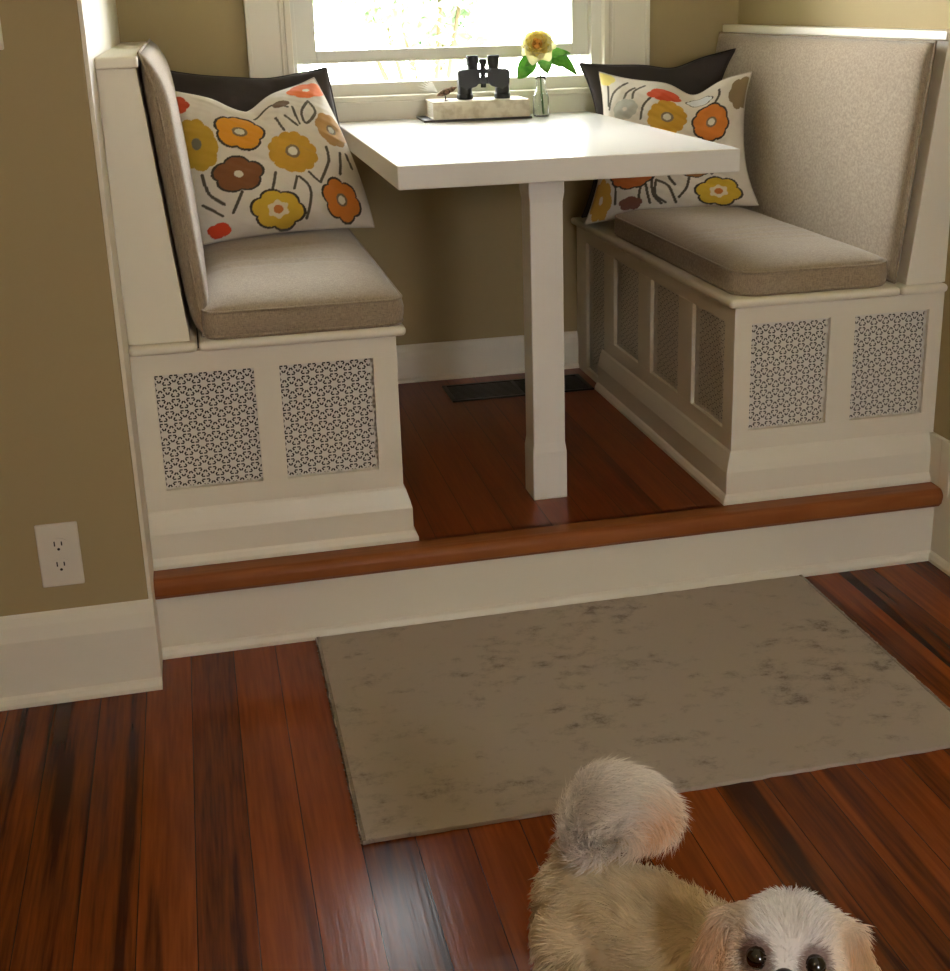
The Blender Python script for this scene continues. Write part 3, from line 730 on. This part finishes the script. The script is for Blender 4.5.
leaf((-.014, -.006, .140), (-.85, -.45, .1), .045, .010, .4, -.3)
leaf((.000, -.012, .150), (.15, -.8, -.6), .045, .023, .3)
leaf((.012, 0, .150), (1, -.15, .25), .074, .019, .12, .3)
leaf((.024, -.004, .152), (1, -.3, .12), .078, .029, .75, -.2)
leaf((.010, .004, .148), (.7, -.5, -.10), .050, .016, .35, .1)

# ------------------------------------------------------------------ floor register, rug, plates
rg = empty('floor_register', (1.03, 1.07, H), 'dark metal floor register set in the raised wood floor under the table', 'vent')
boxo('frame', regm, rg, (.815, 1.235, .985, .995, H, H+.005), (.815, 1.235, 1.140, 1.150, H, H+.005), (.815, .827, .995, 1.140, H, H+.005), (1.223, 1.235, .995, 1.140, H, H+.005), (1.02, 1.03, .995, 1.140, H, H+.004), bevel=.001)
boxo('slats', regm, rg, *[(.827, 1.223, .998+k*.0118, .998+k*.0118+.006, H+.0003, H+.0035) for k in range(12)], bevel=0)
rehome(rg)
rug = empty('area_rug', (.865, -.39, 0), 'flat mottled beige rug lying on the wood floor against the step', 'rug')
bm = bmesh.new(); rx0, rx1, ry0, ry1 = .316, 1.412, -.748, -.026
n1, n2 = 60, 40; g = {}
for j in range(n2+1):
    for i in range(n1+1):
        jx = .0025*random.uniform(-1, 1) if i in (0, n1) else 0; jy = .0012*random.uniform(-1, 1) if j in (0, n2) else 0
        g[i, j] = bm.verts.new((rx0+(rx1-rx0)*i/n1+jx, ry0+(ry1-ry0)*j/n2+jy, .0075+.0006*fbm(i*.35, j*.35)))
for j in range(n2):
    for i in range(n1): bm.faces.new([g[i, j], g[i+1, j], g[i+1, j+1], g[i, j+1]])
rim = [(i, 0) for i in range(n1)]+[(n1, j) for j in range(n2)]+[(i, n2) for i in range(n1, 0, -1)]+[(0, j) for j in range(n2, 0, -1)]
lo = [bm.verts.new((g[r].co.x, g[r].co.y, .0004)) for r in rim]
for i in range(len(rim)):
    k = (i+1) % len(rim); bm.faces.new([g[rim[i]], lo[i], lo[k], g[rim[k]]])
bm.faces.new(lo)
obj('pile', bm, rugm, rug)
for x in (rx0, rx1):
    bm = bmesh.new(); s = -1 if x == rx0 else 1
    box(bm, min(x, x-s*.006), max(x, x-s*.006), ry0, ry1, .0005, .0082)
    for k in range(150):
        y = ry0+(ry1-ry0)*(k+.5)/150
        tube(bm, [(x-s*.003, y, .0078), (x+s*random.uniform(.001, .0045), y+random.uniform(-.002, .002), .004), (x, y, .0008)], .0011, 4)
    obj('bound_edge', bm, rugedge, rug)
rehome(rug)

def wallplate(name, xc, zc, w, h, label, cat, sockets):
    y = -.12
    r = empty(name, (xc, y, zc), label, cat)
    bm = bmesh.new(); box(bm, -w/2, w/2, -.006, 0, -h/2, h/2); obj('cover_plate', bm, plastic, r, bevel=.003, seg=3)
    if sockets:
        for s in (-1, 1):
            bm = bmesh.new(); zc_ = s*.0205
            ol = [(.0165*math.copysign(min(1, abs(math.cos(a))*1.15), math.cos(a)), .0140*math.sin(a)) for a in [2*PI*k/28 for k in range(28)]]
            prism(bm, [(x, z+zc_) for x, z in ol], 1, -.0082, -.005); so = obj('socket', bm, plastic, r)
            boxo('slot', darkp, so, (-.0075, -.0052, -.0086, -.0078, zc_-.001, zc_+.0085), bevel=0)
            boxo('slot', darkp, so, (.0052, .0075, -.0086, -.0078, zc_-.0005, zc_+.0075), bevel=0)
            bm = bmesh.new(); lathe(bm, [(0, -.0086), (.0026, -.0086), (.0026, -.0078), (0, -.0078)], (0, 0, 0), 12, Matrix.Translation((0, 0, zc_-.0075)) @ Matrix.Rotation(-PI/2, 4, 'X') )
            for v in bm.verts: v.co.y = -.0086 if v.co.y < -.0082 or v.co.y > .0082 else -.0078
            obj('slot', bm, darkp, so)
        bm = bmesh.new(); lathe(bm, [(0, 0), (.003, 0), (.003, .0012), (0, .0016)], (0, 0, 0), 12, Matrix.Translation((0, -.006, 0)) @ Matrix.Rotation(PI/2, 4, 'X')); obj('screw', bm, plastic, r)
    else:
        for xo in (0,):
            boxo('toggle', plastic, r, (xo-.005, xo+.005, -.016, -.005, -.010, .012), bevel=.002)
            boxo('toggle_slot', darkp, r, (xo-.0062, xo+.0062, -.0066, -.0058, -.0135, .0135), bevel=0)
    return r
wallplate('power_outlet', -.1525, .2945, .076, .126, 'ivory duplex power outlet low on the beige wall above the baseboard', 'outlet', True)
wallplate('light_switch', -.1655, 1.262, .076, .122, 'ivory light switch plate cut off by the left edge, high on the beige wall', 'switch', False)

# ------------------------------------------------------------------ dog
def build_dog():
    root = empty('dog', (.60, -1.34, 0), 'small cream dog with peach ears and plumed tail, looking up from the wood floor', 'dog')
    hip = Vector((.552, -1.240, .206)); chest = Vector((.668, -1.405, .190)); head = Vector((.686, -1.470, .305))
    cam = Vector((.1538, -2.5123, 1.2568)); look = (cam-head).normalized()
    fwd = (chest-hip); fwd.z = 0; fwd.normalize(); rt = Vector((fwd.y, -fwd.x, 0))    # rt = dog's right side
    # head frame: face direction slightly below the line to the camera
    fdir = (look+Vector((0, 0, -.30))).normalized(); hx = fdir.cross(Vector((0, 0, 1))).normalized(); hz = hx.cross(fdir).normalized()
    # hx points to image-right side? (viewer looking at face): face left/right in image
    def HP(a, b, c): return head+hx*a+hz*b+fdir*c
    bm = bmesh.new()
    def ball(c, r, sc=(1, 1, 1), fr=None):
        vs = bmesh.ops.create_icosphere(bm, subdivisions=3, radius=1)['verts']
        mt = Matrix.Diagonal((*[r*k for k in sc], 1))
        if fr is not None: mt = fr @ mt
        bmesh.ops.transform(bm, matrix=Matrix.Translation(c) @ mt, verts=vs)
    def caps(a, b, ra, rb, n=7):
        a, b = Vector(a), Vector(b)
        for i in range(n+1):
            t_ = i/n; ball(a.lerp(b, t_), ra+(rb-ra)*t_)
    caps(hip, chest, .068, .078, 7)
    ball(hip-fwd*.018+Vector((0, 0, .0)), .066)
    caps(chest+Vector((0, 0, .02)), head-fdir*.02+Vector((0, 0, -.02)), .068, .058, 5)
    # head: skull, cheeks, muzzle, brow
    frm = Matrix((( hx.x, hz.x, fdir.x), (hx.y, hz.y, fdir.y), (hx.z, hz.z, fdir.z))).to_4x4()
    ball(HP(0, .001, 0), .060, (1.06, .86, .95), frm)
    FO = .017
    ball(HP(0, -.024+FO, .036), .030, (1.1, .85, 1.0), frm)
    for s in (-1, 1):
        ball(HP(s*.022, -.042+FO, .034), .022, (1, .9, 1), frm)
        ball(HP(s*.036, -.030+FO, .010), .034, (1, 1.1, .9), frm)
        ball(HP(s*.024, .022+FO*.3, .036), .020, (1.1, .8, .8), frm)
    ball(HP(0, -.058+FO, .024), .022, (1, .7, 1), frm)
    # ears hang down and out
    for s in (-1, 1):
        pts = [HP(s*.040, .026, -.004), HP(s*.060, .012, -.002), HP(s*.072, -.012, .002), HP(s*.074, -.050, .002)]
        for (p, q, ra, rb) in zip(pts[:-1], pts[1:], (.016, .020, .019), (.020, .019, .013)): caps(p, q, ra, rb, 4)
    # legs: front (shoulder, wrist, paw) and hind (hip, knee forward, hock back, paw)
    for s in (-1, 1):
        sh = chest+rt*s*.045+Vector((0, 0, -.03)); el = sh-fwd*.012+Vector((0, 0, -.055)); wr = el+fwd*.012; wr.z = .040; pw = wr+fwd*.012; pw.z = .018
        caps(sh, el, .036, .029, 4); caps(el, wr, .028, .022, 4); caps(wr, pw, .022, .021, 2); ball(pw+fwd*.012, .019, (1.1, 1.1, .85))
        hp = hip-fwd*.012+rt*s*.045+Vector((0, 0, -.02)); kn = hp+fwd*.035+Vector((0, 0, -.055)); hk = kn-fwd*.055; hk.z = .068; pw = hk+fwd*.014; pw.z = .018
        caps(hp, kn, .048, .034, 5); caps(kn, hk, .032, .022, 4); caps(hk, pw, .022, .021, 3); ball(pw+fwd*.014, .019, (1.1, 1.1, .85))
    # tail carried over the back
    tp = [hip-fwd*.035+Vector((0, 0, .055)), Vector((.532, -1.262, .318)), Vector((.535, -1.262, .352)), Vector((.552, -1.258, .372)), Vector((.588, -1.262, .368)), Vector((.612, -1.270, .342))]
    for p, q, ra, rb in zip(tp[:-1], tp[1:], (.028, .020, .026, .030, .028), (.020, .026, .030, .028, .020)): caps(p, q, ra, rb, 4)
    ball(Vector((.575, -1.265, .340)), .026)
    me = bpy.data.meshes.new('tmp'); bm.to_mesh(me); bm.free(); tmp = link('tmp', me)
    r = tmp.modifiers.new('r', 'REMESH'); r.mode = 'VOXEL'; r.voxel_size = .0045
    s = tmp.modifiers.new('s', 'SMOOTH'); s.factor = .5; s.iterations = 7
    dg = bpy.context.evaluated_depsgraph_get(); dg.update()
    me2 = bpy.data.meshes.new_from_object(tmp.evaluated_get(dg)); bpy.data.objects.remove(tmp)
    nv = len(me2.vertices); co = np.empty(nv*3); me2.vertices.foreach_get('co', co); co = co.reshape(-1, 3)
    no = np.empty(nv*3); me2.vertices.foreach_get('normal', no); no = no.reshape(-1, 3)
    faces = [tuple(p.vertices) for p in me2.polygons]
    # colours by anatomy
    hv = lambda v: np.array(v)
    tps = np.array([list(p) for p in tp])
    def info(P):
        rel = P-hv(head); a = rel@hv(hx); b = rel@hv(hz); c = rel@hv(fdir)
        inhead = np.sqrt((a*.72)**2+(b)**2+c**2) < .080
        ear = inhead & (np.abs(a) > .062) | ((np.abs(a) > .058) & (np.abs(a) < .12) & (b < .03) & (b > -.09) & (np.abs(c) < .035))
        td = np.min(np.linalg.norm(P[:, None, :]-np.array([tps[2]*(1-t_)+tps[3]*t_ if k == 0 else (tps[3]*(1-t_)+tps[4]*t_ if k == 1 else (tps[4]*(1-t_)+tps[5]*t_ if k == 2 else tps[1]*(1-t_)+tps[2]*t_)) for k in range(4) for t_ in (0, .33, .66, 1)])[None], axis=2), axis=1)
        tail = (td < .042) & (P[:, 2] > .305)
        return a, b, c, inhead, ear, tail
    def colour(P):
        a, b, c, inh, ear, tail = info(P)
        col = np.tile(np.array(srgb((214, 194, 158))), (len(P), 1))
        n = np.sin(P[:, 0]*55+P[:, 1]*30)*np.sin(P[:, 2]*48+P[:, 1]*37)
        col = col*(1+.10*n)[:, None]
        lowleg = P[:, 2] < .1; col[lowleg] = srgb((222, 208, 184))
        col[inh] = srgb((240, 226, 210))
        ww = (np.clip((.046-np.abs(a))/.02, 0, 1)*inh*(b > -.012))[:, None]; col = col*(1-ww)+np.array(srgb((242, 238, 236)))*ww
        we = np.clip((np.abs(a)-.046)/.022, 0, 1)*(ear | inh)*np.clip((.045-b)/.03, 0, 1)*.9; col = col*(1-we[:, None])+np.array(srgb((228, 188, 146)))*we[:, None]
        for s in (-1, 1):
            d = np.hypot((a-s*.028)/1.0, (b+.001)/1.2); wk = np.clip((.0205-d)/.006, 0, 1)*(inh & (c > .02))*.85
            col = col*(1-wk[:, None])+np.array(srgb((112, 76, 64)))*wk[:, None]
        mz = inh & (np.abs(a) < .014) & (b < -.016) & (b > -.034) & (c > .055); col[mz] = srgb((190, 160, 140))
        col[tail] = srgb((242, 232, 218))
        tan = (np.linalg.norm(P-np.array([.600, -1.285, .355]), axis=1)); wt = np.clip(1.25-tan/.036, 0, 1)*tail*.8; col = col*(1-wt[:, None])+np.array(srgb((228, 172, 116)))*wt[:, None]
        return col
    # ---- fur strands as thin tapered ribbons in the same mesh as the skin
    fa = np.array([f if len(f) == 4 else (*f, f[2]) for f in faces])
    A = co[fa[:, 0]]; B = co[fa[:, 1]]; Cc = co[fa[:, 2]]
    ar = np.linalg.norm(np.cross(B-A, Cc-A), axis=1)
    cen = (A+Cc)/2; _, _, _, inh, ear, tail = info(cen)
    weight = ar*(1+1.6*ear+1.2*inh+2.5*tail)
    NS = 52000
    pick = RNG.choice(len(fa), NS, p=weight/weight.sum())
    w1 = RNG.random((NS, 1)); w2 = RNG.random((NS, 1))
    Pn = co[fa[pick, 0]]*(1-w1)*(1-w2)+co[fa[pick, 1]]*w1*(1-w2)+co[fa[pick, 2]]*w1*w2+co[fa[pick, 3]]*(1-w1)*w2
    Nn = no[fa[pick, 0]]; a, b, c, inh, ear, tail = info(Pn)
    # growth direction
    flow = np.tile(-hv(fwd)*.75+np.array([0, 0, -.55]), (NS, 1))
    out = (a[:, None]*hv(hx)+b[:, None]*hv(hz)); out /= np.linalg.norm(out, axis=1, keepdims=True)+1e-6
    flow[inh] = (out*1.0-hv(hz)*.25)[inh]
    flow[ear] = -hv(hz)*1.0+hv(hx)*np.sign(a[ear])[:, None]*.18
    leg = (Pn[:, 2] < .13) & ~inh & ~ear; flow[leg] = np.array([0, 0, -1.])
    # tail: fur radiates out and follows the curl
    mid = np.array([.572, -1.262, .335]); tt = Pn-mid; fl = np.cross(np.array([.45, .85, .2]), tt); fl /= np.linalg.norm(fl, axis=1, keepdims=True)+1e-6
    flow[tail] = fl[tail]*.9+np.array([0, 0, -.1])
    flow -= (flow*Nn).sum(1, keepdims=True)*Nn
    flow /= np.linalg.norm(flow, axis=1, keepdims=True)+1e-6
    clump = np.sin(Pn*90+1.3)[:, [1, 2, 0]]*.35+np.sin(Pn*37)[:, [2, 0, 1]]*.3
    flow = flow+clump+RNG.normal(0, .16, (NS, 3))
    lift = np.full(NS, .55); lift[inh] = .42; lift[ear] = .25; lift[tail] = 1.25; lift[leg] = .4
    ln = np.full(NS, .017); ln[inh] = .013; ln[ear] = .020; ln[tail] = .030; ln[leg] = .014
    nearface = inh & (c > .02) & (b < .018); ln[nearface] = .006
    ln = ln*RNG.uniform(.6, 1.2, NS)
    wd = np.full(NS, .00075); wd[tail] = .0007
    dirs = flow+Nn*lift[:, None]; dirs /= np.linalg.norm(dirs, axis=1, keepdims=True)
    side = np.cross(dirs, RNG.normal(0, 1, (NS, 3))); side /= np.linalg.norm(side, axis=1, keepdims=True)+1e-6
    p1 = Pn+dirs*ln[:, None]*.55; bend = flow/np.linalg.norm(flow, axis=1, keepdims=True)
    p2 = p1+(bend*.8+dirs*.3+np.array([0, 0, -.12]))*ln[:, None]*.45
    base = Pn-Nn*.001
    V = np.stack([base-side*wd[:, None], base+side*wd[:, None], p1+side*wd[:, None]*.8, p1-side*wd[:, None]*.8, p2], axis=1).reshape(-1, 3)
    colS = colour(Pn)*RNG.uniform(.88, 1.12, (NS, 1)); colS = np.clip(colS, 0, 1)
    k = nv+np.arange(NS)*5
    F = [tuple(f) for f in faces]+[(int(q), int(q)+1, int(q)+2, int(q)+3) for q in k]+[(int(q)+3, int(q)+2, int(q)+4) for q in k]
    me = bpy.data.meshes.new('body'); me.from_pydata(np.vstack([co, V]).tolist(), [], F)
    allc = np.vstack([colour(co), np.repeat(colS, 5, axis=0)]); ca = me.color_attributes.new('Col', 'FLOAT_COLOR', 'POINT')
    ca.data.foreach_set('color', np.hstack([allc, np.ones((len(allc), 1))]).ravel())
    link('body', me, furm, root, True)
    eyem = mat('dog_eye', (24, 13, 10), .04); bsdf(eyem).inputs['Coat Weight'].default_value = 1; add_bump(eyem, 5, .01, .0001)
    nosem_ = mat('dog_nose', (34, 24, 24), .3); add_bump(nosem_, 500, .4, .0006)
    for s in (-1, 1):
        bm = bmesh.new(); bmesh.ops.create_uvsphere(bm, u_segments=24, v_segments=16, radius=.0118)
        bmesh.ops.translate(bm, vec=HP(s*.029, -.018+FO, .0505), verts=bm.verts[:]); obj('eye', bm, eyem, root, smooth=True)
    bm = bmesh.new(); bmesh.ops.create_uvsphere(bm, u_segments=20, v_segments=14, radius=1)
    for v in bm.verts:
        if v.co.z < 0: v.co.x *= 1+.35*v.co.z
    bmesh.ops.transform(bm, matrix=Matrix.Translation(HP(0, -.028+FO, .066)) @ frm @ Matrix.Diagonal((.0115, .0085, .008, 1)), verts=bm.verts[:]); obj('nose', bm, nosem_, root, smooth=True)
    rehome(root)
build_dog()

# ------------------------------------------------------------------ outdoors: ground and leafy shrubs
grass = mat('lawn', (120, 150, 80), .9); nb = add_bump(grass, 30, .5, .02); mottled(grass, nb, (90, 122, 60), (150, 172, 104))
struct(boxo('trim_ground', grass, None, (-9, 11, D+.4, 16, -.5, -.3), bevel=0)).name = 'ground'
bark = mat('bark', (110, 92, 74), .9); add_bump(bark, 20, .6, .01)
def shrub(x, y, h, r, n, seed, c1, c2, label):
    root = empty('leafy_shrub', (x, y, -.3), label, 'shrub')
    rs_ = np.random.default_rng(seed)
    lm = mat('shrub_leaves', c1, .6); nb = add_bump(lm, 3, .2, .01); mottled(lm, nb, c1, c2)
    bsdf(lm).inputs['Transmission Weight'].default_value = 0
    V = []; F = []
    cents = [(rs_.normal(0, r*.42), rs_.normal(0, r*.35), h*(.35+.6*rs_.random())) for _ in range(26)]
    for _ in range(n):
        c = cents[rs_.integers(len(cents))]; p = np.array(c)+rs_.normal(0, r*.17, 3)
        d = rs_.normal(0, 1, 3); d /= np.linalg.norm(d); e = np.cross(d, rs_.normal(0, 1, 3)); e /= np.linalg.norm(e); L_ = rs_.uniform(.05, .09); k = len(V)
        nn = np.cross(d, e)*.012
        V += [tuple(p-d*L_), tuple(p+e*L_*.45+nn), tuple(p+d*L_), tuple(p-e*L_*.45+nn)]; F += [(k, k+1, k+2), (k, k+2, k+3)]
    me = bpy.data.meshes.new('foliage'); me.from_pydata(V, [], F); link('foliage', me, lm, root)
    bm = bmesh.new()
    for c in cents[:6]: tube(bm, [(0, 0, 0), (c[0]*.3, c[1]*.3, c[2]*.5), c], [.03, .018, .006], 6)
    obj('stems', bm, bark, root)
shrub(1.55, 5.2, 3.2, 1.0, 9000, 1, (150, 172, 142), (196, 208, 188), 'pale green leafy shrub outside, behind the right half of the window')
shrub(.3, 6.8, 3.0, .9, 4000, 2, (182, 196, 176), (216, 222, 208), 'pale leafy shrub farther outside, behind the left half of the window')

# ------------------------------------------------------------------ light
w = bpy.data.worlds.new('sky'); bpy.context.scene.world = w; w.use_nodes = True; nt = w.node_tree
bg = nt.nodes['Background']; tcw = nt.nodes.new('ShaderNodeTexCoord'); sx = nt.nodes.new('ShaderNodeSeparateXYZ'); rp = nt.nodes.new('ShaderNodeValToRGB')
nt.links.new(tcw.outputs['Generated'], sx.inputs[0]); nt.links.new(sx.outputs['Z'], rp.inputs[0]); nt.links.new(rp.outputs[0], bg.inputs['Color'])
rp.color_ramp.elements[0].color = (1, .985, .95, 1); rp.color_ramp.elements[1].color = (.90, .96, 1.0, 1)
bg.inputs['Strength'].default_value = SKY = 26.0
def area(name, loc, rot, sx_, sy_, power, col):
    l = bpy.data.lights.new(name, 'AREA'); l.shape = 'RECTANGLE'; l.size = sx_; l.size_y = sy_; l.energy = power; l.color = col
    o = bpy.data.objects.new(name, l); COL.objects.link(o); o.location = loc; o.rotation_euler = rot; return o
# ceiling fixture behind the camera: warm bulbs in a shallow bowl
cl = empty('ceiling_light', (-.2, -2.6, ZC), 'frosted round ceiling light fixture above the room', 'lamp')
shade = mat('lamp_glass', (255, 236, 205), .6); bsdf(shade).inputs['Emission Color'].default_value = (1, .72, .40, 1); bsdf(shade).inputs['Emission Strength'].default_value = 26
bm = bmesh.new(); lathe(bm, [(0, -.10), (.08, -.09), (.14, -.06), (.17, -.02), (.17, -.012), (0, -.012)], (0, 0, 0), 32); obj('glass_bowl', bm, shade, cl, smooth=True)
bm = bmesh.new(); lathe(bm, [(0, 0), (.10, 0), (.10, -.012), (0, -.012)], (0, 0, 0), 24); obj('base', bm, paint, cl)

# ------------------------------------------------------------------ camera
cx, cy, cz, yaw, pitch, roll, f, px, py = .1538, -2.5123, 1.2568, .2309, .3168, .0243, 1306.47, 508.73, 430.49
fh = Vector((math.sin(yaw), math.cos(yaw), 0)); r0 = Vector((math.cos(yaw), -math.sin(yaw), 0)); z = Vector((0, 0, 1))
fd = fh*math.cos(pitch)-z*math.sin(pitch); u0 = fh*math.sin(pitch)+z*math.cos(pitch)
R_ = r0*math.cos(roll)-u0*math.sin(roll); U_ = r0*math.sin(roll)+u0*math.cos(roll); Bk = -fd
cd = bpy.data.cameras.new('camera'); co_ = bpy.data.objects.new('camera', cd); COL.objects.link(co_)
co_.matrix_world = Matrix(((R_.x, U_.x, Bk.x, cx), (R_.y, U_.y, Bk.y, cy), (R_.z, U_.z, Bk.z, cz), (0, 0, 0, 1)))
cd.sensor_fit = 'AUTO'; cd.sensor_width = 36; cd.lens = f/971*36
cd.shift_x = (475-px)/971; cd.shift_y = (py-485.5)/971; cd.clip_start = .05
bpy.context.scene.camera = co_
vs = bpy.context.scene.view_settings
vs.view_transform = 'Standard'; vs.look = 'None'; vs.exposure = 0.12; vs.gamma = 1; vs.use_curve_mapping = False
